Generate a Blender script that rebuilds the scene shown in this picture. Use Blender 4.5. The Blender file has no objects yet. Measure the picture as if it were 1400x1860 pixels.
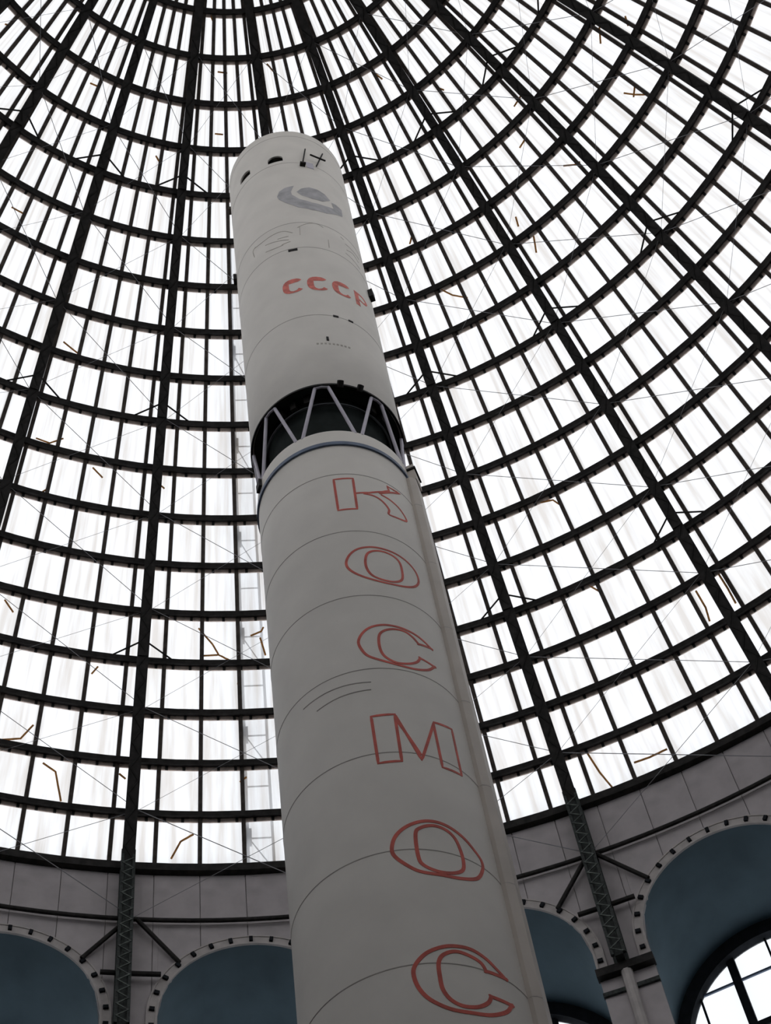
import bpy, bmesh, math, random
from mathutils import Matrix, Vector

# ------------------------------------------------------------------ camera, sky, exposure
scn = bpy.context.scene
R = 21.0                       # radius of the hall and of the foot of the dome (metres)
CAM = Vector((0.0, -6.946, 1.6))
ROWS = ((0.98976, 0.09467, -0.10682), (0.13682, -0.84252, 0.52100), (0.04068, 0.53028, 0.84685))   # right, up, forward
ROWS = (ROWS[0], tuple(Vector(ROWS[2]).cross(Vector(ROWS[0])) * -1), ROWS[2])
_r = Vector(ROWS[0]).normalized(); _f = Vector(ROWS[2]).normalized(); _u = _r.cross(_f)
FPX = 2900.0                   # focal length in pixels of the 1400 x 1860 frame
cd = bpy.data.cameras.new('camera')
cam = bpy.data.objects.new('camera', cd)
scn.collection.objects.link(cam)
cam.matrix_world = Matrix(((_r.x, _u.x, -_f.x, CAM.x), (_r.y, _u.y, -_f.y, CAM.y), (_r.z, _u.z, -_f.z, CAM.z), (0, 0, 0, 1)))
cd.sensor_fit = 'HORIZONTAL'; cd.sensor_width = 36.0; cd.lens = 36.0 * FPX / 1400.0
cd.clip_end = 500
scn.camera = cam

world = bpy.data.worlds.new('overcast_sky'); scn.world = world
world.use_nodes = True
bg = world.node_tree.nodes['Background']
bg.inputs['Color'].default_value = (0.955, 0.975, 1.0, 1)
bg.inputs['Strength'].default_value = 1.28
vs = scn.view_settings
vs.view_transform = 'Standard'; vs.look = 'None'; vs.gamma = 1.0; vs.use_curve_mapping = False
vs.exposure = 0.0

C = scn.collection
random.seed(7)
rad = math.radians
ZB = 30.477                    # height of the foot of the dome
NB = 24                        # ribs
AZ0 = -15.56                   # azimuth of the rib left of the rocket, degrees from +Y towards +X
BAR0 = 1.33                    # first glazing bar after a rib, degrees
RIB_DEV = {-2: .19, -1: .40, 0: -.48, 1: .11, 2: -.10, 3: .27, 4: -.16, 5: -.22}
KTOP = 21
BAYS = list(range(-4, 7))      # bays the photograph looks at (bay i lies between rib i and rib i + 1)
AXIS = Vector((0.264, 5.959, 0))   # the rocket's axis

# ------------------------------------------------------------------ materials
def nodes(name):
    m = bpy.data.materials.new(name); m.use_nodes = True
    nt = m.node_tree
    return m, nt, nt.nodes['Principled BSDF']
def paint(name, col, rough=.6, var=.15, scale=3.0, metal=0.0, detail=5, bump=0.0, spec=.3):
    m, nt, b = nodes(name)
    tc = nt.nodes.new('ShaderNodeTexCoord'); no = nt.nodes.new('ShaderNodeTexNoise')
    no.inputs['Scale'].default_value = scale; no.inputs['Detail'].default_value = detail
    nt.links.new(tc.outputs['Object'], no.inputs['Vector'])
    rp = nt.nodes.new('ShaderNodeValToRGB')
    rp.color_ramp.elements[0].position = .3; rp.color_ramp.elements[1].position = .7
    rp.color_ramp.elements[0].color = tuple(c * (1 - var) for c in col) + (1,)
    rp.color_ramp.elements[1].color = tuple(min(1, c * (1 + var)) for c in col) + (1,)
    nt.links.new(no.outputs['Fac'], rp.inputs['Fac']); nt.links.new(rp.outputs['Color'], b.inputs['Base Color'])
    b.inputs['Roughness'].default_value = rough; b.inputs['Metallic'].default_value = metal
    b.inputs['Specular IOR Level'].default_value = spec
    if bump:
        bp = nt.nodes.new('ShaderNodeBump'); bp.inputs['Strength'].default_value = bump; bp.inputs['Distance'].default_value = .02
        nt.links.new(no.outputs['Fac'], bp.inputs['Height']); nt.links.new(bp.outputs['Normal'], b.inputs['Normal'])
    return m
def glass(name, clear, streak=True, tint=(.985, .99, 1)):
    m = bpy.data.materials.new(name); m.use_nodes = True
    nt = m.node_tree; nt.nodes.clear()
    out = nt.nodes.new('ShaderNodeOutputMaterial'); mix = nt.nodes.new('ShaderNodeMixShader')
    tr = nt.nodes.new('ShaderNodeBsdfTransparent'); tl = nt.nodes.new('ShaderNodeBsdfTranslucent')
    tr.inputs['Color'].default_value = tint + (1,)
    mix.inputs['Fac'].default_value = 1 - clear
    nt.links.new(tr.outputs[0], mix.inputs[1]); nt.links.new(tl.outputs[0], mix.inputs[2]); nt.links.new(mix.outputs[0], out.inputs[0])
    tl.inputs['Color'].default_value = (.97, .97, .97, 1)
    if streak:                                   # rain-washed grime that runs down the slope of the dome
        ge = nt.nodes.new('ShaderNodeNewGeometry'); sx = nt.nodes.new('ShaderNodeSeparateXYZ')
        nt.links.new(ge.outputs['Position'], sx.inputs[0])
        at = nt.nodes.new('ShaderNodeMath'); at.operation = 'ARCTAN2'
        nt.links.new(sx.outputs[0], at.inputs[0]); nt.links.new(sx.outputs[1], at.inputs[1])
        sc = nt.nodes.new('ShaderNodeMath'); sc.operation = 'MULTIPLY'; sc.inputs[1].default_value = 85.0
        nt.links.new(at.outputs[0], sc.inputs[0])
        sz = nt.nodes.new('ShaderNodeMath'); sz.operation = 'MULTIPLY'; sz.inputs[1].default_value = .35
        nt.links.new(sx.outputs[2], sz.inputs[0])
        cb = nt.nodes.new('ShaderNodeCombineXYZ')
        nt.links.new(sc.outputs[0], cb.inputs[0]); nt.links.new(sz.outputs[0], cb.inputs[2])
        no = nt.nodes.new('ShaderNodeTexNoise'); no.inputs['Scale'].default_value = 1.0; no.inputs['Detail'].default_value = 4
        nt.links.new(cb.outputs[0], no.inputs['Vector'])
        rp = nt.nodes.new('ShaderNodeValToRGB')
        rp.color_ramp.elements[0].position = .34; rp.color_ramp.elements[0].color = (.66, .60, .54, 1)
        rp.color_ramp.elements[1].position = .58; rp.color_ramp.elements[1].color = (.97, .97, .98, 1)
        nt.links.new(no.outputs['Fac'], rp.inputs['Fac']); nt.links.new(rp.outputs['Color'], tl.inputs['Color'])
    return m

M = dict(
    steel=paint('dark_painted_steel', (.027, .025, .024), .65, .35, 6, spec=.15),
    steel_low=paint('dark_green_grey_steel', (.030, .036, .034), .6, .5, 14),
    bar=paint('dark_brown_glazing_bar', (.075, .062, .054), .7, .3, 5, spec=.15),
    lip=paint('tan_flange', (.74, .62, .55), .7, .25, 6),
    lace=paint('grey_green_lacing', (.10, .115, .105), .6, .5, 10), lace_dark=paint('dark_lacing', (.022, .021, .02), .65, .3, 10, spec=.12),
    pane=glass('frosted_dirty_glass', .62, True, (.935, .94, .95)),
    clear=glass('clear_window_glass', .93, False, (.90, .915, .93)),
    strip=paint('brown_old_sealant', (.55, .25, .07), .8, .35, 8),
    wire=paint('grey_wire', (.30, .30, .32), .5, .1, 4),
    wall=paint('mauve_grey_wall_panel', (.47, .435, .44), .8, .10, 2.5, bump=.05),
    seam=paint('wall_backing', (.36, .335, .34), .9, .1, 2),
    mould=paint('pale_moulding', (.50, .465, .45), .75, .12, 4),
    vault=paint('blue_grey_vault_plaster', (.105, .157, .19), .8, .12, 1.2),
    frame=paint('black_window_frame', (.020, .022, .026), .9, .2, 5, spec=.1),
    lower=paint('grey_lower_wall', (.22, .205, .205), .8, .1, 1),
    floor=paint('stone_floor', (.15, .135, .125), .5, .2, .8),
    cream=paint('cream_rocket_paint', (.74, .70, .645), .5, .05, 1.6, bump=.02),
    creamd=paint('cream_duct_paint', (.60, .54, .48), .5, .08, 1.6),
    seamline=paint('grey_weld_seam', (.40, .365, .335), .6, .2, 3),
    red=paint('faded_red_paint', (.60, .115, .085), .6, .25, 5),
    redf=paint('worn_red_paint', (.66, .17, .135), .6, .3, 8),
    greyp=paint('faded_grey_paint', (.42, .41, .42), .6, .2, 5),
    greyl=paint('thin_grey_paint', (.45, .41, .36), .6, .2, 5),
    blue=paint('blue_grey_band', (.13, .17, .25), .5, .2, 5),
    lilac=paint('pale_lilac_strut', (.55, .52, .59), .5, .1, 5),
    black=paint('near_black_interior', (.018, .023, .022), .8, .3, 4, spec=.15),
    blackm=paint('black_fitting', (.015, .013, .012), .6, .2, 6, spec=.15),
    darkl=paint('dark_grey_pipe', (.10, .11, .12), .5, .2, 6),
    ladder=paint('pale_blue_ladder_metal', (.10, .125, .17), .5, .1, 5),
)

# ------------------------------------------------------------------ mesh helpers
class MB:
    def __init__(s): s.v = []; s.f = []
    def quadstrip(s, rings, close_u=True, close_v=False, caps=False):
        """rings: lists of points; faces between neighbouring rings"""
        b = len(s.v); n = len(rings[0])
        for r in rings: s.v += [tuple(p) for p in r]
        m = len(rings)
        for i in range(m if close_v else m - 1):
            i2 = (i + 1) % m
            for j in range(n if close_u else n - 1):
                j2 = (j + 1) % n
                s.f.append((b + i * n + j, b + i * n + j2, b + i2 * n + j2, b + i2 * n + j))
        if caps:
            s.f.append(tuple(b + j for j in reversed(range(n)))); s.f.append(tuple(b + (m - 1) * n + j for j in range(n)))
        return s
    def box(s, o, a, b_, c):
        """box from corner o with edge vectors a, b_, c"""
        o, a, b_, c = map(Vector, (o, a, b_, c))
        s.quadstrip([[o, o + a, o + a + b_, o + b_], [o + c, o + a + c, o + a + b_ + c, o + b_ + c]], caps=True); return s
    def tube(s, pts, r, n=6):
        pts = [Vector(p) for p in pts]; rings = []
        for i, p in enumerate(pts):
            d = (pts[min(i + 1, len(pts) - 1)] - pts[max(i - 1, 0)]).normalized()
            u = d.cross(Vector((0, 0, 1)) if abs(d.z) < .9 else Vector((1, 0, 0))).normalized(); w = d.cross(u)
            rings.append([p + u * r * math.cos(2 * math.pi * j / n) + w * r * math.sin(2 * math.pi * j / n) for j in range(n)])
        s.quadstrip(rings, caps=True); return s
    def mesh(s, name, mat, smooth=False):
        me = bpy.data.meshes.new(name); me.from_pydata(s.v, [], s.f); me.update()
        bm = bmesh.new(); bm.from_mesh(me); bmesh.ops.recalc_face_normals(bm, faces=bm.faces); bm.to_mesh(me); bm.free()
        me.materials.append(M[mat])
        if smooth:
            for p in me.polygons: p.use_smooth = True
            try: me.set_sharp_from_angle(angle=rad(35))
            except Exception: pass
        return me
    def build(s, name, mat, parent=None, smooth=False, rz=0.0, stuff=False, loc=None):
        return link(name, s.mesh(name, mat, smooth), parent, rz, stuff, loc)
def link(name, me, parent=None, rz=0.0, stuff=False, loc=None):
    o = bpy.data.objects.new(name, me); C.objects.link(o)
    if parent is not None: o.parent = parent
    if rz: o.rotation_euler.z = rz
    if loc is not None: o.location = loc
    if stuff: o['kind'] = 'stuff'
    return o
def empty(name, loc=(0, 0, 0), label=None, cat=None, kind=None, group=None):
    o = bpy.data.objects.new(name, None); C.objects.link(o); o.location = loc; o.empty_display_size = .2
    if label: o['label'] = label
    if cat: o['category'] = cat
    if kind: o['kind'] = kind
    if group: o['group'] = group
    return o

def ray(px, py):
    return ((px - 700) / FPX * _r + (930 - py) / FPX * _u + _f).normalized()
def project(p):
    q = Vector(p) - CAM; d = q.dot(_f)
    return 700 + FPX * q.dot(_r) / d, 930 - FPX * q.dot(_u) / d

# ------------------------------------------------------------------ profile of the dome
PC = (-0.41894, -0.33009, 0.02098, 1.12335, -0.00602, -0.11812)
def prof(k):
    s = k / 18.0
    return R * (1 + PC[0] * s + PC[1] * s * s + PC[2] * s ** 3), ZB + R * (PC[3] * s + PC[4] * s * s + PC[5] * s ** 3)
def S(k, off=0.0, x=0.0, al=0.0):
    """point on the meridian at azimuth 0: row k, off metres inside the glass, x sideways, al metres up the slope"""
    r, z = prof(k); r2, z2 = prof(k + .01); n = math.hypot(r2 - r, z2 - z); tr, tz = (r2 - r) / n, (z2 - z) / n
    return Vector((x, r - off * tz + al * tr, z + off * tr + al * tz))
def turn(p, az):
    a = rad(az); return Vector((p[0] * math.cos(a) + p[1] * math.sin(a), -p[0] * math.sin(a) + p[1] * math.cos(a), p[2]))
def rib_az(i): return AZ0 + 15 * i + RIB_DEV.get(i, 0.0)
def dome_hit(px, py):
    d = ray(px, py); prev = None
    for n in range(0, 2200):
        k = n * .01; r, z = prof(k); t = (z - CAM.z) / d.z; f = math.hypot(CAM.x + t * d.x, CAM.y + t * d.y) - r
        if prev is not None and (f > 0) != (prev > 0): break
        prev = f
    return math.degrees(math.atan2(CAM.x + t * d.x, CAM.y + t * d.y)), k

# ================================================================== FLOOR AND LOWER WALL
fl = MB(); n = 96
fl.quadstrip([[(R * 1.16 * math.sin(2 * math.pi * j / n), R * 1.16 * math.cos(2 * math.pi * j / n), z) for j in range(n)] for z in (-.2, 0)], caps=True)
o = fl.build('floor', 'floor'); o['kind'] = 'structure'; o['label'] = 'grey stone floor of the round hall'
ZS = 21.9                                           # sill of the tall niches
lw = MB()
lw.quadstrip([[(q * math.sin(2 * math.pi * j / n), q * math.cos(2 * math.pi * j / n), z) for j in range(n)] for q, z in ((R, 0), (R, ZS), (R + 3.6, ZS), (R + 3.6, 0))], close_v=True)
o = lw.build('wall_lower', 'lower', smooth=True); o['kind'] = 'structure'; o['label'] = 'grey round wall below the arched niches'

# ================================================================== DRUM WITH ARCHED NICHES
drum = empty('wall_drum', (0, 0, 0), 'mauve grey panelled drum wall with arched niches below the glass dome', None, 'structure')
ARC = 2.13; ZC = 25.87; ZIMP = 25.32               # niche arch: half width along the wall, centre height, impost
ZLOW = 28.66                                        # lower ring beam
def W(u, z, q=R):                                   # point on the drum: u metres along the wall from azimuth 0
    a = u / R; return Vector((q * math.sin(a), q * math.cos(a), z))
HB = R * rad(7.5)                                   # half a bay along the wall
def arch_z(u, half=ARC):
    return ZC + math.sqrt(max(0.0, half * half - u * u)) if abs(u) < half else None
bay_az = lambda i: AZ0 + 15 * i + 7.5

# panels between the base of the dome and the lower ring beam, one under every pane
pw = R * rad(3.0)
m1 = MB().quadstrip([[W(-pw / 2 + .009, ZLOW, q), W(pw / 2 - .009, ZLOW, q), W(pw / 2 - .009, ZB - .1, q), W(-pw / 2 + .009, ZB - .1, q)] for q in (R, R + .05)], caps=True).mesh('panel', 'wall')
for j in range(120):
    link('panel', m1, drum, -rad(AZ0 + BAR0 + 1.5 + 3 * j))
# spandrel panels under it, cut to the arch
def strip_mesh(u0, u1):
    b = MB(); m = 8; lo = []; hi = []
    for i in range(m + 1):
        u = u0 + (u1 - u0) * i / m
        z = arch_z(u) if abs(u) < ARC else ZIMP - .2
        lo.append((u, z)); hi.append((u, ZLOW - .01))
    rings = [[W(u, z, R) for u, z in lo + hi[::-1]], [W(u, z, R + .05) for u, z in lo + hi[::-1]]]
    # ladder of quads front/back plus rim
    n_ = m + 1; base = len(b.v)
    for q in (R, R + .05):
        b.v += [tuple(W(u, z, q)) for u, z in lo]; b.v += [tuple(W(u, z, q)) for u, z in hi]
    for s_ in (0, 2 * n_):
        for i in range(m): b.f.append((base + s_ + i, base + s_ + i + 1, base + s_ + n_ + i + 1, base + s_ + n_ + i))
    loop = list(range(n_)) + [n_ + i for i in reversed(range(n_))]
    for i in range(len(loop)):
        a, c = loop[i], loop[(i + 1) % len(loop)]
        b.f.append((base + a, base + c, base + 2 * n_ + c, base + 2 * n_ + a))
    return b.mesh('spandrel_panel', 'wall')
us = [rad(d) * R for d in (-7.5 + BAR0, -7.5 + BAR0 + 3, -7.5 + BAR0 + 6, -7.5 + BAR0 + 9, -7.5 + BAR0 + 12, 7.5 + BAR0)]
g_ = .009
strips = []
for a, c in zip(us[:-1], us[1:]):
    if a < -ARC < c: strips += [strip_mesh(a + g_, -ARC - .001), strip_mesh(-ARC + .001, c - g_)]
    elif a < ARC < c: strips += [strip_mesh(a + g_, ARC - .001), strip_mesh(ARC + .001, c - g_)]
    else: strips.append(strip_mesh(a + g_, c - g_))
# solid backing with the arch cut out (front skin R+.055)
bk = MB(); NA = 40
path = [(-HB, ZS)] + [(-ARC, ZS)] + [(-ARC * math.cos(math.pi * i / NA), ZC + ARC * math.sin(math.pi * i / NA)) for i in range(NA + 1)] + [(ARC, ZS)] + [(HB, ZS)]
top = [(-HB, ZB + .05)] + [(-ARC, ZB + .05)] + [(-ARC * math.cos(math.pi * i / NA), ZB + .05) for i in range(NA + 1)] + [(ARC, ZB + .05)] + [(HB, ZB + .05)]
for q in (R + .052, R + .25):
    bk.quadstrip([[W(u, z, q) for u, z in path], [W(u, z, q) for u, z in top]], close_u=False)
bkm = bk.mesh('backing', 'seam')
# vault running back from the arch to the window wall, flaring out
LB = 24.0; CW = 24.80; RW = 2.45; RV = 2.78
va = MB()
f_ = [(-ARC, ZS)] + [(-ARC * math.cos(math.pi * i / NA), ZC + ARC * math.sin(math.pi * i / NA)) for i in range(NA + 1)] + [(ARC, ZS)]
b_ = [(-RV, ZS)] + [(-RV * math.cos(math.pi * i / NA), CW + RV * math.sin(math.pi * i / NA)) for i in range(NA + 1)] + [(RV, ZS)]
rings = []
for s_ in [i / 6 for i in range(7)]:
    rings.append([W(uf, zf, R - .02) * (1 - s_) + Vector((ub, LB, zb)) * s_ for (uf, zf), (ub, zb) in zip(f_, b_)])
va.quadstrip(rings, close_u=False)
vam = va.mesh('vault', 'vault', True)
# archivolt: a raised band round the arch, two fillets and dark dentils
def band_mesh(r0, r1, q0, q1, mat, name):
    b = MB(); pts = []
    for i in range(NA + 5):
        if i < 2: u_, z_, nx, nz = -1, None, 0, 0
        pts.append(None)
    rows = []
    prof_ = [(-1, 0, ZIMP), (-1, 0, ZC - .27)] + [(-math.cos(math.pi * i / NA), math.sin(math.pi * i / NA), None) for i in range(NA + 1)] + [(1, 0, ZC - .27), (1, 0, ZIMP)]
    for cx, sz, z in prof_:
        def P_(rr, q): return W(cx * rr, z if z is not None else ZC + sz * rr, q)
        rows.append([P_(r0, q0), P_(r1, q0), P_(r1, q1), P_(r0, q1)])
    b.quadstrip(rows, caps=True); return b.mesh(name, mat, True)
archm = band_mesh(ARC, ARC + .24, R + .03, R - .035, 'mould', 'archivolt')
fil1 = band_mesh(ARC - .005, ARC + .045, R, R - .065, 'mould', 'fillet')
fil2 = band_mesh(ARC + .215, ARC + .25, R, R - .055, 'mould', 'fillet')
def dent(ang, b=None, leg=None, sg=1):
    b = b or MB(); rm = ARC + .13
    if leg is None: cu, cz, tu, tz = -rm * math.cos(ang), ZC + rm * math.sin(ang), math.sin(ang), math.cos(ang)
    else: cu, cz, tu, tz = sg * rm, leg, 0, 1
    ru, rz_ = -tz, tu
    if leg is not None: ru, rz_ = 1, 0
    pts = []
    for q in (R - .03, R - .10):
        pts.append([W(cu + tu * a + ru * c, cz + tz * a + rz_ * c, q) for a, c in ((-.042, -.06), (.042, -.06), (.042, .06), (-.042, .06))])
    b.quadstrip(pts, caps=True); return b
ND = 15
dents = [(math.pi * (i + .5) / ND, None, 1) for i in range(ND)] + [(0, ZC - .22, -1), (0, ZC - .22, 1)]
dentm = [dent(a, None, l, s_).mesh('dentil', 'frame') for a, l, s_ in dents]
alld = MB()
for a, l, s_ in dents: dent(a, alld, l, s_)
alldm = alld.mesh('dentil_row', 'frame')
for i in range(-12, 12):
    rz = -rad(bay_az(i))
    link('backing', bkm, drum, rz)
    for sm in strips: link('spandrel_panel', sm, drum, rz)
    link('vault', vam, drum, rz)
    ar = link('archivolt', archm, drum, rz)
    for fm in (fil1, fil2): link('fillet', fm, ar)
    if -3 <= i <= 3:
        for dm in dentm: link('dentil', dm, ar)
    else: link('dentil_row', alldm, ar, stuff=True)
# piers: impost ledge, necking, paired shafts
PH = R * rad(7.5) - ARC                             # half width of a pier
def wall_box(u0, u1, z0, z1, q0, q1, n_=4):
    b = MB(); rows = []
    for i in range(n_ + 1):
        u = u0 + (u1 - u0) * i / n_; rows.append([W(u, z0, q0), W(u, z1, q0), W(u, z1, q1), W(u, z0, q1)])
    return b.quadstrip(rows, caps=True)
led = wall_box(-PH - .04, PH + .04, ZIMP - .20, ZIMP, R + .02, R - .22).mesh('impost_ledge', 'steel')
nec = wall_box(-PH - .02, PH + .02, ZIMP - .66, ZIMP - .56, R + .02, R - .09).mesh('necking', 'steel_low')
pier = wall_box(-PH, PH, ZS, ZIMP - .19, R + .1, R - .02).mesh('pier', 'wall')
sh = MB(); rows = []
for z in (ZS, ZIMP - .2):
    rows.append([W(0, z) + Vector((.13 * math.cos(2 * math.pi * j / 10), -.10 + .13 * math.sin(2 * math.pi * j / 10), 0)) for j in range(10)])
sh.quadstrip(rows, caps=True); shm = sh.mesh('shaft', 'mould', True)
for i in range(-12, 12):
    rz = -rad(rib_az(i) if i in RIB_DEV else AZ0 + 15 * i)
    rz = -rad(AZ0 + 15 * i)
    link('pier', pier, drum, rz); link('impost_ledge', led, drum, rz); link('necking', nec, drum, rz); link('shaft', shm, drum, rz)

# windows at the back of the niches
RG = RW + .06
def clip_top(t): return CW + math.sqrt(max(0, RG * RG - t * t))
ZW0 = 22.6
def pane_poly(t0, t1, z0, z1):
    """window pane between two mullions, cut by the arch: list of (t, z)"""
    lo = [(t0, z0), (t1, z0)]; up = []
    for i in range(7):
        t = t1 + (t0 - t1) * i / 6; up.append((t, min(z1, clip_top(t))))
    if max(z for _, z in up) <= z0 + .02: return None
    up = [(t, max(z, z0 + .001)) for t, z in up]
    return lo + up
def prism(poly, y0, y1):
    return MB().quadstrip([[(t, y0, z) for t, z in poly], [(t, y1, z) for t, z in poly]], caps=True)
wf = MB(); rows = []
for cx, sz, z in [(-1, 0, ZW0 - .3)] + [(-math.cos(math.pi * i / NA), math.sin(math.pi * i / NA), None) for i in range(NA + 1)] + [(1, 0, ZW0 - .3)]:
    rows.append([Vector((cx * rr, yy, z if z is not None else CW + sz * rr)) for rr, yy in ((RW, LB - .16), (RV + .03, LB - .16), (RV + .03, LB + .12), (RW, LB + .12))])
wf.quadstrip(rows, caps=True); wfm = wf.mesh('window_frame', 'frame', True)
sill = MB().box((-RV, LB - .16, ZS), (2 * RV, 0, 0), (0, .28, 0), (0, 0, ZW0 - ZS)).mesh('window_sill', 'frame')
MUL = [(-1.9, .05), (-.95, .20), (0, .05), (.95, .20), (1.9, .05)]
TRA = [(23.85, .055), (25.14, .16), (26.45, .055)]
mulm = [MB().box((t - w / 2, LB + .02, ZW0), (w, 0, 0), (0, .16 if w > .1 else .06, 0), (0, 0, clip_top(abs(t)) - ZW0 + .02)).mesh('mullion', 'frame') for t, w in MUL]
tram = []
for z, w in TRA:
    hw = math.sqrt(max(.01, RW * RW - max(0, z - CW) ** 2))
    tram.append(MB().box((-hw, LB + .05, z - w / 2), (2 * hw, 0, 0), (0, .10 if w > .1 else .05, 0), (0, 0, w)).mesh('transom', 'blue' if w < .06 else 'frame'))
tb = [-RG] + [t for t, _ in MUL] + [RG]; zb_ = [ZW0] + [z for z, _ in TRA] + [40]
pan = []
for a, c in zip(tb[:-1], tb[1:]):
    for z0, z1 in zip(zb_[:-1], zb_[1:]):
        pp = pane_poly(a, c, z0, z1)
        if pp: pan.append(prism(pp, LB + .085, LB + .092).mesh('window_pane', 'clear'))
for n_, i in enumerate(sorted(range(-12, 12), key=lambda q: abs(q - .5))):
    w = empty('window_%d' % (n_ + 1), (0, 0, 0), 'arched window with dark mullions at the back of a wall niche', None, 'structure', 'arched niche windows')
    w.rotation_euler.z = -rad(bay_az(i))
    link('window_frame', wfm, w); link('window_sill', sill, w)
    for m_ in mulm: link('mullion', m_, w)
    for m_ in tram: link('transom', m_, w)
    for m_ in pan: link('window_pane', m_, w)

# ================================================================== STEEL FRAME OF THE DOME
dome = empty('ceiling', (0, 0, 0), 'tall glazed dome of dark steel ribs, ring purlins and frosted panes', None, 'structure')
KS = [k * .5 for k in range(0, 2 * KTOP + 1)]
# ribs
def sect(k, x0, x1, o0, o1): return [S(k, o0, x0), S(k, o0, x1), S(k, o1, x1), S(k, o1, x0)]
rb = MB().quadstrip([sect(k, -.125 + .0016 * k, .125 - .0016 * k, .10, .47 - .003 * k) for k in [-.12] + KS[1:]], caps=True).mesh('rib', 'steel')
fi = MB().quadstrip([sect(k, -.155 + .0018 * k, .155 - .0018 * k, .465 - .003 * k, .505 - .003 * k) for k in [-.12] + KS[1:]], caps=True).mesh('inner_flange', 'steel')
lc = MB()
def lacing(b, pa, pb, w=.045, d=.02):
    pa, pb = Vector(pa), Vector(pb); dv = (pb - pa).normalized(); nn = Vector((0, -1, 0)); nn = (nn - dv * nn.dot(dv)).normalized(); sd = dv.cross(nn)
    b.box(pa - sd * w / 2, sd * w, pb - pa, nn * d)
for q in range(0, 2 * KTOP * 2):
    k = q * .25
    if k > 17: break
    s_ = 1 if q % 2 else -1
    lacing(lc, S(k, .503 - .003 * k, -.11 * s_), S(k + .25, .503 - .003 * (k + .25), .11 * s_))
lcm = lc.mesh('lacing', 'lace_dark')
# lattice column that carries each rib down the drum
cl = MB()
for s_ in (-1, 1):
    for y0 in (R - .52, R - .14): cl.box((s_ * .135 - .035, y0, ZIMP + .0), (.07, 0, 0), (0, .08, 0), (0, 0, ZB + .1 - ZIMP))
clm = cl.mesh('column', 'steel_low')
core = MB().box((-.09, R - .45, ZIMP), (.18, 0, 0), (0, .35, 0), (0, 0, ZB - ZIMP)).mesh('column_web', 'steel_low')
lat = MB(); nz = 30; hz = (ZB - .2 - ZIMP) / nz
for q in range(nz):
    s_ = 1 if q % 2 else -1; z0 = ZIMP + q * hz
    lat.box((-.125 * s_ - .025, R - .54, z0), (.05, 0, 0), (.25 * s_, 0, hz), (0, .02, 0))
latm = lat.mesh('lattice', 'lace')
# struts beside each column, in the plane of the wall
QS = R - .20
stub = MB().tube([W(-PH - .06, ZIMP + 1.65, QS), W(0, ZIMP + 1.65, QS), W(PH + .06, ZIMP + 1.65, QS)], .06, 8).mesh('strut', 'steel')
diag = [MB().tube([W(s_ * .1, ZLOW - .05, QS), W(s_ * 1.10, 27.44, QS + .12)], .055, 8).mesh('diagonal_brace', 'steel') for s_ in (-1, 1)]
# knee braces from the rib's inner chord to the purlins
knee = {k: [MB().tube([S(k, .47, s_ * .1, .36), S(k, .19, s_ * .84, .02)], .026, 6).mesh('knee_brace', 'steel') for s_ in (-1, 1)] for k in (4, 9, 14)}
cable = {k: MB().box(S(k, .46, -.12, -.05), (.24, 0, 0), S(k, .53, 0) - S(k, .46, 0), S(k, .46, 0, .05) - S(k, .46, 0, -.05)).mesh('gusset', 'steel') for k in (4, 9, 14)}
for i in range(-12, 12):
    rz = -rad(rib_az(i))
    r_ = link('rib', rb, dome, rz)
    link('inner_flange', fi, r_)
    if i in range(-4, 8): link('lacing', lcm, r_, stuff=True)
    c_ = link('column', core, dome, rz)
    link('column_chord', clm, c_); link('lattice', latm, c_, stuff=True)
    if i in range(-4, 8):
        link('strut', stub, dome, -rad(AZ0 + 15 * i))
        for d_ in diag: link('diagonal_brace', d_, dome, -rad(AZ0 + 15 * i))
        for k in (4, 9, 14):
            link('gusset', cable[k], r_)
            for m_ in knee[k]: link('knee_brace', m_, r_)

# ring purlins, one piece from rib to rib
def ring_piece(k, sec, deg, n_=6, start=0.0):
    """sec: list of (off, along) ; swept through deg degrees centred on azimuth start"""
    rows = []
    for i in range(n_ + 1):
        a = start - deg / 2 + deg * i / n_
        rows.append([turn(S(k, o_, 0, al), a) for o_, al in sec])
    return MB().quadstrip(rows, caps=True)
H_SEC = [(.07, -.07), (.07, .06), (.225, .06), (.225, -.07)]
L_SEC = [(.025, -.17), (.025, .05), (.07, .05), (.07, -.17)]
pur = {}; lipm = {}; clip = {}
for k in range(1, KTOP + 1):
    pur[k] = ring_piece(k, H_SEC, 15).mesh('purlin', 'steel'); lipm[k] = ring_piece(k, L_SEC, 15).mesh('purlin_flange', 'lip')
    b = MB(); nt_ = max(6, int(prof(k)[0] * rad(15) / .42))
    for q in range(nt_):
        a = -7.5 + 15 * (q + .5) / nt_; dd = math.degrees(.035 / prof(k)[0])
        b.quadstrip([[turn(S(k, o_, 0, al), a + e_) for o_, al in ((.07, -.18), (.07, -.07), (.105, -.07), (.105, -.18))] for e_ in (-dd, dd)], caps=True)
    clip[k] = b.mesh('clip_row', 'steel')
rest = MB()
for i in range(-12, 12):
    for k in range(1, KTOP + 1):
        if i in BAYS:
            p_ = link('purlin', pur[k], dome, -rad(bay_az(i)))
            link('purlin_flange', lipm[k], p_)
            if k <= 15: link('clip_row', clip[k], p_, stuff=True)
        else:
            for sec in (H_SEC,):
                rest.quadstrip([[turn(S(k, o_, 0, al), bay_az(i) + a) for o_, al in sec] for a in (-7.5, -2.5, 2.5, 7.5)], caps=True)
rest.build('purlin_field', 'steel', dome, stuff=True)
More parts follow.
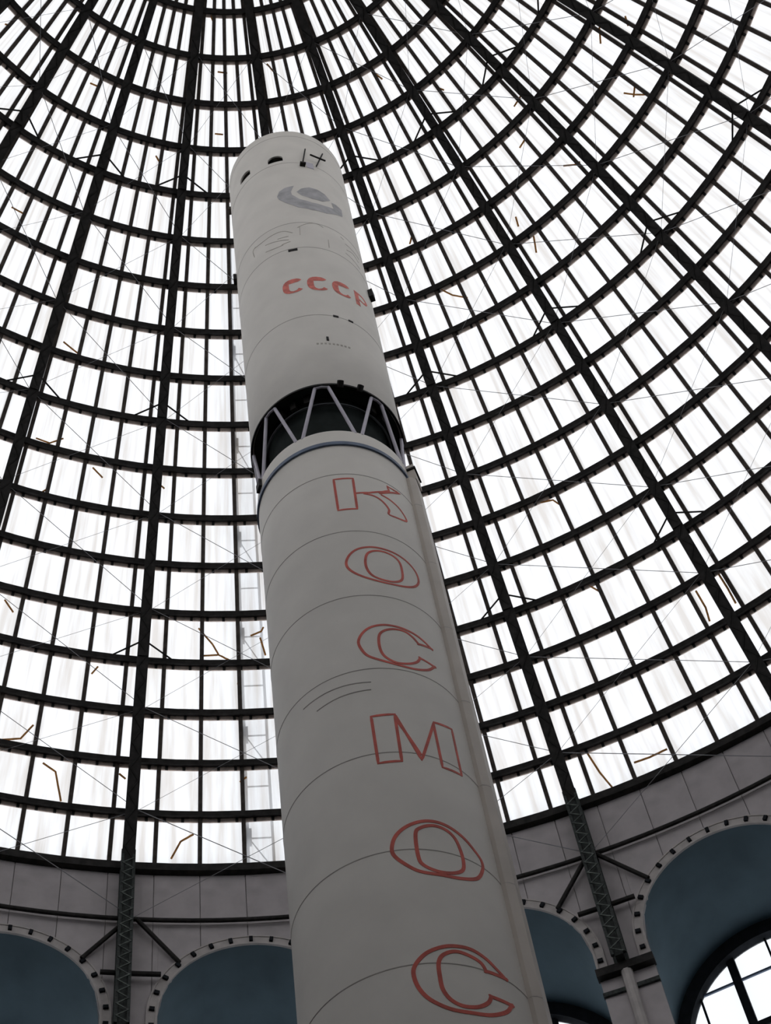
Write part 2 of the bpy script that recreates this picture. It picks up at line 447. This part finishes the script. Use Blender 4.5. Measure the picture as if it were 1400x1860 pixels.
# heavy ring at the foot of the dome and the lower ring beam
foot = []
for i in range(7):
    a = -7.5 + 15 * i / 6
    foot.append([turn(Vector((0, q, z)), a) for q, z in ((R + .4, ZB - .20), (R + .4, ZB + .06), (R - .05, ZB + .06), (R - .19, ZB + .02), (R - .19, ZB - .21), (R, ZB - .21))])
footm = MB().quadstrip(foot, caps=True).mesh('foot_ring', 'steel')
lowm = MB().tube([W(HB * 2 * (i / 8 - .5), ZLOW, R - .15) for i in range(9)], .055, 8).mesh('ring_beam', 'steel')
for i in range(-12, 12):
    link('foot_ring', footm, dome, -rad(bay_az(i))); link('ring_beam', lowm, dome, -rad(bay_az(i)))
# glazing bars, foot to crown
gb = MB().quadstrip([sect(k, -.052, .052, -.02, .115) for k in KS], caps=True).mesh('glazing_bar', 'bar')
for j in range(120): link('glazing_bar', gb, dome, -rad(AZ0 + BAR0 + 3 * j))
# crown
cr = MB(); rows = []
for q, z in ((prof(KTOP)[0] + .25, prof(KTOP)[1] - .15), (prof(KTOP)[0] + .2, prof(KTOP)[1] + .25), (1.2, prof(KTOP)[1] + .7), (.0005, prof(KTOP)[1] + .9), (.0005, prof(KTOP)[1] + .8), (1.1, prof(KTOP)[1] + .55), (prof(KTOP)[0] - .2, prof(KTOP)[1] - .1)):
    rows.append([(q * math.sin(2 * math.pi * j / 48), q * math.cos(2 * math.pi * j / 48), z) for j in range(48)])
cr.quadstrip(rows, close_v=True).build('crown_cap', 'steel', dome, smooth=True)

# panes: one per cell of the grid
def pane_quad(k, az):
    r0, r1 = prof(k)[0], prof(k + 1)[0]; h0 = r0 * math.tan(rad(1.5)) - .012; h1 = r1 * math.tan(rad(1.5)) - .012
    def ring(o_): return [turn(S(k, o_, -h0, .01), az), turn(S(k, o_, h0, .01), az), turn(S(k + 1, o_, h1, -.01), az), turn(S(k + 1, o_, -h1, -.01), az)]
    return [ring(.0), ring(.022)]
panem = {k: MB().quadstrip(pane_quad(k, 0), caps=True).mesh('pane', 'pane') for k in range(KTOP)}
def body_x(py):                                     # where the rocket stands in front of the glass
    return (412 + (py - 330) * .09, 630 + (py - 330) * .243) if py > 250 else (1e9, 1e9)
cand = []
for j in range(120):
    az = AZ0 + BAR0 + 1.5 + 3 * j
    for k in range(KTOP):
        q = pane_quad(k, az)[1]
        if (q[0] - CAM).dot(_f) < 5: cand.append((0, j, k)); continue
        pp = [project(p) for p in q]; cx = sum(p[0] for p in pp) / 4; cy = sum(p[1] for p in pp) / 4
        area = abs(sum(pp[a][0] * pp[(a + 1) % 4][1] - pp[(a + 1) % 4][0] * pp[a][1] for a in range(4))) / 2
        lo, hi = body_x(cy)
        vis = -20 < cx < 1420 and -20 < cy < 1880 and not (lo < cx < hi)
        cand.append((area if vis else 0, j, k))
cand.sort(reverse=True)
one = set((j, k) for a, j, k in cand[:300] if a > 0)
for j, k in sorted(one): link('pane', panem[k], dome, -rad(AZ0 + BAR0 + 1.5 + 3 * j))
rest = MB()
for a, j, k in cand:
    if (j, k) not in one: rest.quadstrip(pane_quad(k, AZ0 + BAR0 + 1.5 + 3 * j), caps=True)
rest.build('pane_field', 'pane', dome, stuff=True)

# crossed tie rods, two rows of panes tall
tie = {}
half = 7.5
for k in range(1, 17, 2):
    tie[k] = [MB().tube([turn(S(k + (2 if s_ > 0 else 0), .30), -half), turn(S(k + (0 if s_ > 0 else 2), .30), half)], .009 if s_ > 0 else .005, 5).mesh('tie_rod', 'wire') for s_ in (1, -1)]
tie[-1] = [MB().tube([turn(S(1, .30), -half), turn(Vector((0, R - .2, ZLOW)), half)], .011, 5).mesh('tie_rod', 'wire'), MB().tube([turn(Vector((0, R - .2, ZLOW)), -half), turn(S(1, .30), half)], .007, 5).mesh('tie_rod', 'wire')]
for i in range(-3, 6):
    for k in tie:
        for m_ in tie[k]: link('tie_rod', m_, dome, -rad(bay_az(i)))

# strips of old brown sealant that have come loose from the glazing
def zoomed(o, s, *lines): return [[(o[0] + a / s, o[1] + b / s) for a, b in l] for l in lines]
LOOSE = zoomed((700, 960), 2, [(735, 820), (780, 890), (830, 950)], [(905, 855), (960, 835), (1025, 805)], [(740, 210), (785, 235)], [(1210, 165), (1245, 220), (1275, 275)], [(1130, 230), (1165, 290), (1180, 340)])
LOOSE += zoomed((700, 480), 2, [(205, 95), (245, 115), (300, 125)], [(345, 215), (375, 200)], [(565, 870), (610, 860), (640, 880)])
LOOSE += zoomed((700, 0), 2, [(870, 340), (910, 345), (965, 345)], [(910, 310), (905, 355)], [(650, 605), (690, 600), (710, 590)], [(470, 390), (495, 350)], [(490, 540), (515, 500)], [(475, 790), (485, 825)], [(540, 860), (550, 920)], [(90, 890), (100, 850)], [(780, 100), (785, 160)], [(875, 60), (885, 95)], [(190, 320), (215, 330)])
LOOSE += zoomed((0, 0), 2, [(40, 755), (85, 780)], [(325, 305), (360, 320)], [(790, 265), (825, 268)], [(780, 490), (810, 492)], [(565, 570), (580, 595)], [(765, 60), (780, 95)], [(970, 235), (1005, 275)], [(1340, 250), (1390, 290)], [(15, 90), (35, 95)])
LOOSE += zoomed((0, 480), 2.8, [(320, 400), (410, 470)], [(180, 890), (250, 915), (320, 890)], [(470, 1040), (520, 1090)], [(800, 1115), (835, 1145)], [(200, 1170), (250, 1140)])
LOOSE += zoomed((0, 960), 2.593, [(935, 475), (1000, 550), (1030, 600), (1090, 630)], [(950, 605), (1025, 600)], [(1180, 510), (1230, 490), (1240, 470)], [(1225, 520), (1250, 600)], [(430, 690), (460, 655)], [(20, 340), (60, 400)], [(0, 1000), (95, 995), (155, 930)], [(200, 1110), (260, 1150), (285, 1290)], [(805, 1560), (850, 1480), (910, 1445)], [(560, 1160), (590, 1185)], [(1130, 1200), (1160, 1175)], [(1120, 740), (1130, 690)])
for ln in LOOSE:
    hits = [dome_hit(*p) for p in ln]; b = MB(); pts = []
    for (a0, k0), (a1, k1) in zip(hits[:-1], hits[1:]):
        for q in range(4): pts.append((a0 + (a1 - a0) * q / 4, k0 + (k1 - k0) * q / 4))
    pts.append(hits[-1])
    cen = [turn(S(k, .05 + .02 * math.sin(3.1 * q)), a) for q, (a, k) in enumerate(pts)]
    b.tube(cen, .027, 6).build('loose_strip', 'strip', dome)

# ================================================================== LADDER OUTSIDE THE GLASS
lad = empty('maintenance_ladder', turn(S(0, -.3), -7), 'pale metal maintenance ladder climbing the outside of the glass dome', 'ladder')
def part(b, name, mat, parent, **kw):                # keep world coordinates under a moved root
    o_ = b.build(name, mat, parent, **kw); o_.matrix_parent_inverse = Matrix.Translation(parent.location).inverted(); return o_
LK = [k * .5 for k in range(0, 27)]
for az in (-7.95, -6.25):
    part(MB().quadstrip([[turn(S(k, o_, x_), az) for o_, x_ in ((-.16, -.035), (-.16, .035), (-.30, .035), (-.30, -.035))] for k in LK], caps=True), 'rail', 'ladder', lad)
for q in range(25):
    k = .15 + q * .5; w_ = .022 if q % 2 else .013
    part(MB().tube([turn(S(k, -.22), -7.95), turn(S(k, -.22), -6.25)], w_, 6), 'rung', 'ladder', lad)
for q in range(6):
    k = .65 + q * 2
    part(MB().quadstrip([[turn(S(k, o_, x_, al), -7.85) for o_, x_ in ((-.10, -.10), (-.10, .06), (-.34, .06), (-.34, -.10))] for al in (-.16, .22)], caps=True), 'bracket', 'ladder', lad)
    part(MB().tube([turn(S(k, -.24), -7.85), turn(S(k - .62, -.24), -6.25)], .017, 6), 'stay', 'ladder', lad)

# ================================================================== ROCKET
RL = 1.2
ZT, ZBAND, ZRIM, ZTOP = 22.82, 22.38, 24.27, 36.75
def ru(z): return 1.245 + .06 * (z - ZRIM) / (ZTOP - ZRIM)
rocket = empty('rocket', AXIS, 'tall cream two-stage rocket with red outlined letters and an open dark truss between stages', 'rocket')
def P(ang, z, q):                                    # rocket surface: ang degrees, 0 faces the viewer's side, + to +X ; local to the rocket's axis
    a = rad(ang); return Vector((q * math.sin(a), -q * math.cos(a), z))
def on_body(px, py):
    """(angle, height) where the line of sight through a pixel of the frame meets the rocket's skin"""
    d = ray(px, py); o_ = CAM - AXIS; q = RL
    for _ in range(4):
        a = d.x * d.x + d.y * d.y; b = o_.x * d.x + o_.y * d.y; c = o_.x ** 2 + o_.y ** 2 - q * q
        t = (-b - math.sqrt(max(0, b * b - a * c))) / a; p = o_ + d * t; z = p.z
        q = RL if z < 23.4 else ru(z)
    return math.degrees(math.atan2(p.x, -p.y)), z
def lathe(pr, n_=128):
    return MB().quadstrip([[P(360 * j / n_, z, q) for j in range(n_)] for q, z in pr])
lower = lathe([(.02, .85), (1.1, .85), (RL, .95)] + [(RL, z) for z in (4, 8, 12, 16, 20)] + [(RL, ZT - .03), (RL - .012, ZT), (RL - .05, ZT), (RL - .06, ZT - .02), (RL - .06, ZT - .5), (.02, ZT - .35)]).build('lower_stage', 'cream', rocket, True)
seam_z = [21.49 - 1.55 * i for i in range(13)]
def ring_on(z, q, h, d, n_=128): return MB().quadstrip([[P(360 * j / n_, zz, qq) for j in range(n_)] for qq, zz in ((q - .01, z - h / 2), (q + d, z - h / 2), (q + d, z + h / 2), (q - .01, z + h / 2))], close_v=True)
for z in seam_z: ring_on(z, RL, .011, .003).build('weld_seam', 'seamline', lower, True)
ring_on(ZBAND, RL, .085, .028).build('clamp_band', 'blue', lower, True)['label'] = 'blue grey clamping band'
# cable duct along the side
dw, dh = .235, .125
def duct_sec(z):
    ca = 77.0; out = []
    for t_, h_ in ((-dw, -.06), (-dw, .05), (-dw + .03, dh - .035), (-dw + .08, dh), (dw - .08, dh), (dw - .03, dh - .035), (dw, .05), (dw, -.06)):
        a = ca + math.degrees(t_ / RL); out.append(P(a, z, RL + h_))
    return out
dct = MB().quadstrip([duct_sec(z) for z in (.95, 6, 12, 18, ZBAND - .1)], caps=True).build('cable_duct', 'creamd', rocket, True)
for z in seam_z[:9]:
    pts = [P(77 + math.degrees(t_ / RL), z, RL + h_ + .002) for t_, h_ in ((-dw, .02), (-dw, .05), (-dw + .03, dh - .035), (-dw + .08, dh), (dw - .08, dh), (dw - .03, dh - .035), (dw, .05))]
    MB().quadstrip([[p + Vector((0, 0, -.006)) for p in pts], [p + Vector((0, 0, .006)) for p in pts]], close_u=False).build('duct_joint', 'seamline', dct)
MB().quadstrip([[P(a, z, q) for a, q in ((73, RL - .02), (73, RL + .12), (84, RL + .14), (84, RL - .02))] for z in (ZBAND + .05, ZBAND + .50)], caps=True).build('connector_box', 'creamd', dct)
MB().quadstrip([[P(a, z, q) for a, q in ((72, RL - .02), (72, RL + .145), (85, RL + .165), (85, RL - .02))] for z in (ZBAND + .34, ZBAND + .385)], caps=True).build('connector_strap', 'blackm', dct)
MB().quadstrip([[P(a, z, q) for a, q in ((-71, RL - .02), (-71, RL + .05), (-64, RL + .05), (-64, RL - .02))] for z in (ZT - .22, ZT - .02)], caps=True).build('hinge_fitting', 'blackm', lower)

# flat painted shapes on the skin
def catmull(pts, closed, n_=5):
    out = []; m = len(pts)
    for i in range(m if closed else m - 1):
        p = [pts[(i + q) % m] if closed else pts[max(0, min(m - 1, i + q))] for q in (-1, 0, 1, 2)]
        for s_ in range(n_):
            t = s_ / n_
            out.append(tuple(.5 * (2 * p[1][c] + (p[2][c] - p[0][c]) * t + (2 * p[0][c] - 5 * p[1][c] + 4 * p[2][c] - p[3][c]) * t * t + (3 * p[1][c] - p[0][c] - 3 * p[2][c] + p[3][c]) * t ** 3) for c in (0, 1)))
    if not closed: out.append(pts[-1])
    return out
def dense(pts, closed, step=.06):
    out = []; m = len(pts)
    for i in range(m if closed else m - 1):
        a, b = pts[i], pts[(i + 1) % m]; n_ = max(1, int(math.dist(a, b) / step))
        out += [(a[0] + (b[0] - a[0]) * q / n_, a[1] + (b[1] - a[1]) * q / n_) for q in range(n_)]
    if not closed: out.append(pts[-1])
    return out
def stroke(b, pts, w, q, closed, lift=.004):
    """ribbon of width w along (arc, height) points on a cylinder of radius q"""
    m = len(pts); L, Rr = [], []
    for i in range(m):
        a = pts[(i - 1) % m] if closed or i else pts[0]; c = pts[(i + 1) % m] if closed or i < m - 1 else pts[-1]
        dx, dz = c[0] - a[0], c[1] - a[1]; n_ = math.hypot(dx, dz) or 1
        nx, nz = -dz / n_ * w / 2, dx / n_ * w / 2
        L.append((pts[i][0] + nx, pts[i][1] + nz)); Rr.append((pts[i][0] - nx, pts[i][1] - nz))
    def W_(p, l): 
        qq = q(p[1]) if callable(q) else q
        return P(math.degrees(p[0] / RL), p[1], qq + l)
    rows = [[W_(l, 0), W_(l, lift), W_(r, lift), W_(r, 0)] for l, r in zip(L, Rr)]
    b.quadstrip(rows, close_v=closed, caps=not closed)
def traced(o, s, pts): 
    out = []
    for a, c in pts:
        an, z = on_body(o[0] + a / s, o[1] + c / s); out.append((rad(an) * RL, z))
    return out
def letter(o, s, loops, w=.036, mat='red', name='letter', parent=None, q=RL):
    b = MB()
    for pts, closed, smooth in loops:
        p = traced(o, s, pts); p = catmull(p, closed) if smooth else dense(p, closed)
        stroke(b, p, w, q, closed)
    return b.build(name, mat, parent or lower)
Z1, Z2, Z3 = ((460, 820), 3.5), ((480, 1200), 3.043), ((500, 1560), 2.692)
letter(*Z1, [([(510, 180), (632, 172), (660, 365), (540, 375)], True, False),
             ([(652, 266), (740, 263), (820, 258), (862, 252), (850, 222), (890, 246), (932, 271), (870, 262), (800, 268)], False, False),
             ([(700, 268), (770, 285), (825, 322), (862, 370), (868, 405), (972, 445), (940, 380), (880, 318), (810, 275)], False, True)])['label'] = 'red outlined letter К'
letter(*Z1, [([(590, 710), (610, 660), (660, 622), (740, 608), (830, 622), (920, 660), (990, 715), (1035, 775), (1050, 830), (1025, 860), (960, 860), (860, 840), (760, 815), (670, 785), (610, 750)], True, True),
             ([(712, 690), (730, 645), (790, 632), (870, 655), (925, 700), (945, 760), (945, 815), (900, 830), (830, 818), (760, 790), (722, 745)], True, True)])['label'] = 'red outlined letter О'
letter(*Z1, [([(668, 1210), (690, 1160), (740, 1120), (820, 1103), (900, 1112), (970, 1135), (1050, 1180), (1130, 1255), (1130, 1255), (1050, 1225), (1050, 1225), (1010, 1180), (960, 1145), (890, 1130), (830, 1140), (800, 1170), (800, 1230), (820, 1285), (860, 1320), (920, 1345), (990, 1350), (1040, 1340), (1060, 1315), (1060, 1315), (1150, 1370), (1150, 1370), (1110, 1390), (1030, 1385), (930, 1360), (820, 1330), (730, 1300), (685, 1255)], True, True)])['label'] = 'red outlined letter С'
letter(*Z2, [([(590, 310), (720, 297), (760, 555), (630, 568)], True, False), ([(722, 302), (870, 550), (937, 342), (1035, 380), (1090, 635), (985, 590), (934, 350)], False, False),
             ([(728, 325), (866, 522)], False, False)])['label'] = 'red outlined letter М'
letter(*Z2, [([(705, 1030), (725, 970), (780, 920), (860, 890), (940, 890), (1020, 920), (1100, 980), (1160, 1050), (1200, 1110), (1205, 1160), (1175, 1205), (1090, 1205), (980, 1185), (860, 1165), (770, 1120), (715, 1075)], True, True),
             ([(835, 960), (860, 925), (930, 912), (1000, 935), (1050, 980), (1080, 1040), (1100, 1110), (1095, 1160), (1040, 1175), (960, 1165), (880, 1130), (850, 1080)], True, True)], .042)['label'] = 'red outlined letter О'
letter(*Z3, [([(675, 560), (690, 510), (740, 460), (820, 430), (890, 428), (960, 445), (1030, 490), (1080, 540), (1125, 588), (1125, 588), (1030, 550), (1030, 550), (1005, 510), (950, 475), (880, 453), (820, 470), (798, 510), (805, 580), (820, 640), (860, 690), (920, 720), (990, 725), (1040, 705), (1055, 675), (1055, 675), (1155, 718), (1155, 718), (1130, 750), (1060, 765), (970, 755), (860, 735), (760, 690), (700, 630)], True, True)], .042)['label'] = 'red outlined letter С'
# two short scratched lines on the lower stage
letter(*Z2, [([(215, 270), (330, 185), (440, 140), (590, 118)], False, True)], .013, 'seamline', 'scratch_line')
letter(*Z2, [([(290, 280), (400, 210), (500, 175), (590, 160)], False, True)], .013, 'seamline', 'scratch_line')

# ---- upper stage: hollow shell with two arched vents cut through the skin
NU = 160
shell = MB().quadstrip([[P(360 * j / NU, z, q) for j in range(NU)] for q, z in
    [(ru(ZRIM) - .035, ZRIM), (ru(ZRIM) - .012, ZRIM), (ru(ZRIM), ZRIM + .02)] + [(ru(z), z) for z in (26, 28, 30, 32, 34, 36)] + [(ru(ZTOP), ZTOP - .06), (ru(ZTOP) - .05, ZTOP), (.02, ZTOP + .12), (.02, ZTOP + .04), (ru(ZTOP) - .12, ZTOP - .10)] + [(ru(z) - .035, z) for z in (36, 32, 28)]], close_v=True)
me = shell.mesh('upper_stage', 'cream', True)
upper = link('upper_stage', me, rocket)
def vent_cutter(ang, z0, hw=.165, h=.36):
    b = MB(); pts = [(-hw, z0), (hw, z0)] + [(hw * math.cos(math.pi * i / 12), z0 + h - hw + hw * math.sin(math.pi * i / 12)) for i in range(13)]
    def T(t, z, q): 
        p = P(ang, z, q); a = rad(ang); return p + Vector((math.cos(a), math.sin(a), 0)) * t
    b.quadstrip([[T(t, z, q) for t, z in pts] for q in (.95, 1.5)], caps=True)
    return b.mesh('cutter', 'blackm')
cut = bmesh.new()
for ang, z0 in ((-8.1, 34.79), (-42.8, 34.90)):
    cut.from_mesh(vent_cutter(ang, z0))
cm = bpy.data.meshes.new('cut'); cut.to_mesh(cm); cut.free()
co = link('cut', cm, rocket)
md = upper.modifiers.new('vents', 'BOOLEAN'); md.operation = 'DIFFERENCE'; md.object = co; md.solver = 'EXACT'
dg = bpy.context.evaluated_depsgraph_get()
nm = bpy.data.meshes.new_from_object(upper.evaluated_get(dg))
upper.modifiers.clear(); upper.data = nm; nm.name = 'upper_stage'
bpy.data.objects.remove(co)
if not nm.materials: nm.materials.append(M['cream'])
for z in (26.89, 29.93, 31.19, 34.62, 36.35):
    ring_on(z, ru(z), .011, .003).build('weld_seam', 'seamline', upper, True)
ZU = ((440, 380), 5.385); ZE = ((400, 230), 5.385)
# filled red letters
def filled(b, pts, q=ru, lift=.004):
    """solid patch with (arc, height) outline, cut into small triangles so that it follows the skin"""
    bm = bmesh.new(); vs_ = [bm.verts.new((p[0], p[1], 0)) for p in dense(pts, True, .05)]
    bm.faces.new(vs_); bmesh.ops.triangulate(bm, faces=bm.faces[:])
    for _ in range(2):
        es = [e for e in bm.edges if e.calc_length() > .09]
        if es: bmesh.ops.subdivide_edges(bm, edges=es, cuts=1)
        bmesh.ops.triangulate(bm, faces=bm.faces[:])
    bm.verts.index_update(); base = len(b.v)
    for v in bm.verts: b.v.append(tuple(P(math.degrees(v.co.x / RL), v.co.y, q(v.co.y) + lift)))
    for f in bm.faces: b.f.append(tuple(base + v.index for v in f.verts))
    bm.free()
def glyph(pts, u0, z0, mat, label):
    b = MB(); filled(b, [(u0 + x, z0 + y) for x, y in pts]); o_ = b.build('letter', mat, upper); o_['label'] = label
gw, gh = .38, .60
def arc_glyph(u0, z0):                               # С: heavy back, thin shoulders, blunt ends
    out, inn = [], []
    for i in range(17):
        a = rad(38 + 284 * i / 16); ca, sa = math.cos(a), math.sin(a); sq = lambda v: math.copysign(abs(v) ** .8, v)
        t = .055 + .06 * max(0, -ca) + .035 * max(0, ca)
        out.append((u0 + gw / 2 + gw / 2 * sq(ca), z0 + gh / 2 + gh / 2 * sq(sa)))
        inn.append((u0 + gw / 2 + (gw / 2 - t) * sq(ca), z0 + gh / 2 + (gh / 2 - t * 1.2) * sq(sa)))
    return out + inn[::-1]
for n_, a0 in enumerate((-17.4, 3.2, 24.0)):
    b = MB(); filled(b, arc_glyph(rad(a0) * RL, 27.93)); b.build('letter', 'redf', upper)['label'] = 'worn red letter С'
b = MB(); u_ = rad(45.5) * RL
stroke(b, [(u_ + .05, 27.93), (u_ + .05, 28.23), (u_ + .05, 28.53)], .095, ru, False)
stroke(b, catmull([(u_ + .08, 28.50), (u_ + .22, 28.50), (u_ + .30, 28.38), (u_ + .22, 28.25), (u_ + .08, 28.25)], False), .06, ru, False)
b.build('letter', 'redf', upper)['label'] = 'worn red letter Р'
# grey swoosh emblem
b = MB(); outer = traced(*ZE, [(555, 690), (575, 640), (630, 602), (720, 580), (700, 615), (690, 640), (700, 668), (780, 712), (900, 745), (1020, 778), (1110, 808), (1085, 745), (1130, 768), (1185, 820), (1195, 885), (1040, 852), (900, 817), (760, 790), (640, 747), (575, 718)])
filled(b, outer); b.build('emblem_swoosh', 'greyp', upper)
b = MB(); filled(b, traced(*ZE, [(745, 640), (790, 608), (870, 596), (950, 620), (1020, 665), (1075, 728), (1000, 735), (900, 708), (800, 675)])); b.build('emblem_leaf', 'greyp', upper)
# thin grey line ornament on both sides of the emblem's foot
for ln in ([(120, 385), (190, 330), (300, 252), (400, 217), (490, 232)], [(345, 295), (450, 266)], [(225, 355), (330, 318), (455, 300)], [(385, 350), (470, 316)], [(230, 422), (320, 385), (400, 352)], [(130, 370), (105, 415), (120, 470)]):
    letter(*ZU, [(ln, False, True)], .018, 'greyl', 'ornament_line', upper, ru)
for ln in ([(1005, 340), (1075, 405), (1140, 495)], [(1020, 400), (1080, 440), (1135, 525)], [(1010, 430), (1075, 490), (1150, 590)], [(840, 300), (850, 375)], [(560, 165), (565, 250)], [(540, 180), (620, 145), (720, 142), (790, 180)], [(960, 270), (990, 300)]):
    letter(*ZU, [(ln, False, True)], .012, 'greyl', 'ornament_line', upper, ru)
# faded line of small print: only a row of worn dashes is left
for q in range(9):
    a0 = 3 + q * 3.1; b = MB(); stroke(b, [(rad(a0) * RL, 25.75), (rad(a0 + 1.7) * RL, 25.75)], .05, ru, False); b.build('worn_print', 'greyl', upper)
# small dark slots and fittings
def chip(a0, a1, z0, z1, d, name, mat, parent=upper, q=ru):
    MB().quadstrip([[P(a, z, q(z) + e) for a, e in ((a0, -.02), (a0, d), (a1, d), (a1, -.02))] for z in (z0, z1)], caps=True).build(name, mat, parent)
chip(-8.1, -.2, 29.80, 29.89, .012, 'slot_cover', 'blackm'); chip(19.9, 24.2, 26.86, 26.92, .012, 'slot_cover', 'blackm'); chip(32.8, 36.9, 26.87, 26.92, .012, 'slot_cover', 'blackm')
chip(11.2, 13, 25.86, 26.0, .012, 'slot_cover', 'blackm'); chip(71, 77, 29.2, 29.5, .09, 'side_fitting', 'blackm'); chip(-88, -82, 31.4, 31.65, .07, 'side_fitting', 'blackm'); chip(-90, -84, 35.4, 35.55, .07, 'side_fitting', 'bar')
# antennas near the top
def rod(a, n_, mat='blackm', r=.016, nm='antenna_rod', par=None): return MB().tube([P(*x) for x in a], r, 6).build(nm, mat, par or upper)
ant = rod([(22.1, 35.5, ru(35) + .04), (16.9, 34.5, ru(34) + .10)], 0)
chip(14.4, 19.4, 34.42, 34.49, .09, 'antenna_foot', 'blackm')
cr_ = rod([(40.8, 35.7, ru(35) + .04), (28.8, 34.38, ru(34) + .10)], 0)
rod([(24.2, 34.95, ru(35) + .12), (39.1, 34.98, ru(35) + .12)], 0, nm='antenna_crossbar', r=.02)
chip(21, 28, 34.42, 34.75, .01, 'antenna_plate', 'lilac')

# ---- open truss and dark machinery between the stages
lathe([(.02, ZRIM + .25), (.6, ZRIM + .16), (1.0, ZRIM + .06), (ru(ZRIM) - .05, ZRIM + .01), (ru(ZRIM) - .05, ZRIM + .35), (.02, ZRIM + .4)]).build('tank_bottom', 'black', rocket, True)
lathe([(.98, ZRIM + .08), (.92, ZRIM - .4), (.80, ZRIM - .9), (.72, ZT - .25), (.66, ZT - .25), (.74, ZRIM - .9), (.86, ZRIM - .4), (.9, ZRIM + .08)]).build('engine_shroud', 'black', rocket, True)
ring_on(ZRIM - .26, 1.02, .02, .02).build('pipe_ring', 'darkl', rocket, True)
ring_on(ZRIM - .02, ru(ZRIM) - .012, .045, .026).build('rim_ring', 'blackm', upper, True)
for n_ in range(8):
    c = 45 * n_ + 1.5
    for s_ in (-1, 1):
        MB().tube([P(c + 5 * s_, ZRIM - .03, ru(ZRIM) - .035), P(c + 20 * s_, ZT - .04, RL - .02)], .029, 10).build('truss_strut', 'lilac', rocket, True)
    MB().tube([P(c - 5, ZRIM - .05, ru(ZRIM) - .03), P(c, ZRIM - .05, ru(ZRIM) - .02), P(c + 5, ZRIM - .05, ru(ZRIM) - .03)], .022, 8).build('node_bar', 'lilac', rocket, True)
for a in (15.5, 30.5):
    MB().tube([P(a, ZRIM - .05, ru(ZRIM) - .03), P(a, ZRIM + .02, ru(ZRIM) + .06)], .055, 8).build('latch_lug', 'blackm', rocket)
for a in (-38, -25, -12, 48, 60):
    MB().quadstrip([[P(x, z, q) for x, q in ((a - 2.5, 1.0), (a - 2.5, 1.1), (a + 2.5, 1.1), (a + 2.5, 1.0))] for z in (ZRIM - .22, ZRIM + .03)], caps=True).build('equipment_box', 'blackm', rocket)
# launch stand on the floor
st = empty('launch_stand', AXIS, 'dark steel ring stand with splayed legs carrying the rocket', 'stand')
MB().quadstrip([[P(360 * j / 64, z, q) for j in range(64)] for q, z in ((.95, .70), (1.35, .70), (1.35, .85), (.95, .85))], close_v=True).build('ring', 'steel_low', st, True)
for n_ in range(8):
    a = 45 * n_ + 22.5
    MB().tube([P(a, .02, 1.7), P(a, .75, 1.2)], .07, 8).build('leg', 'steel_low', st)
    MB().quadstrip([[P(a + math.degrees(t_ / 1.7), z, 1.7 + d_) for t_, d_ in ((-.14, -.14), (.14, -.14), (.14, .14), (-.14, .14))] for z in (0, .04)], caps=True).build('foot_plate', 'steel_low', st)
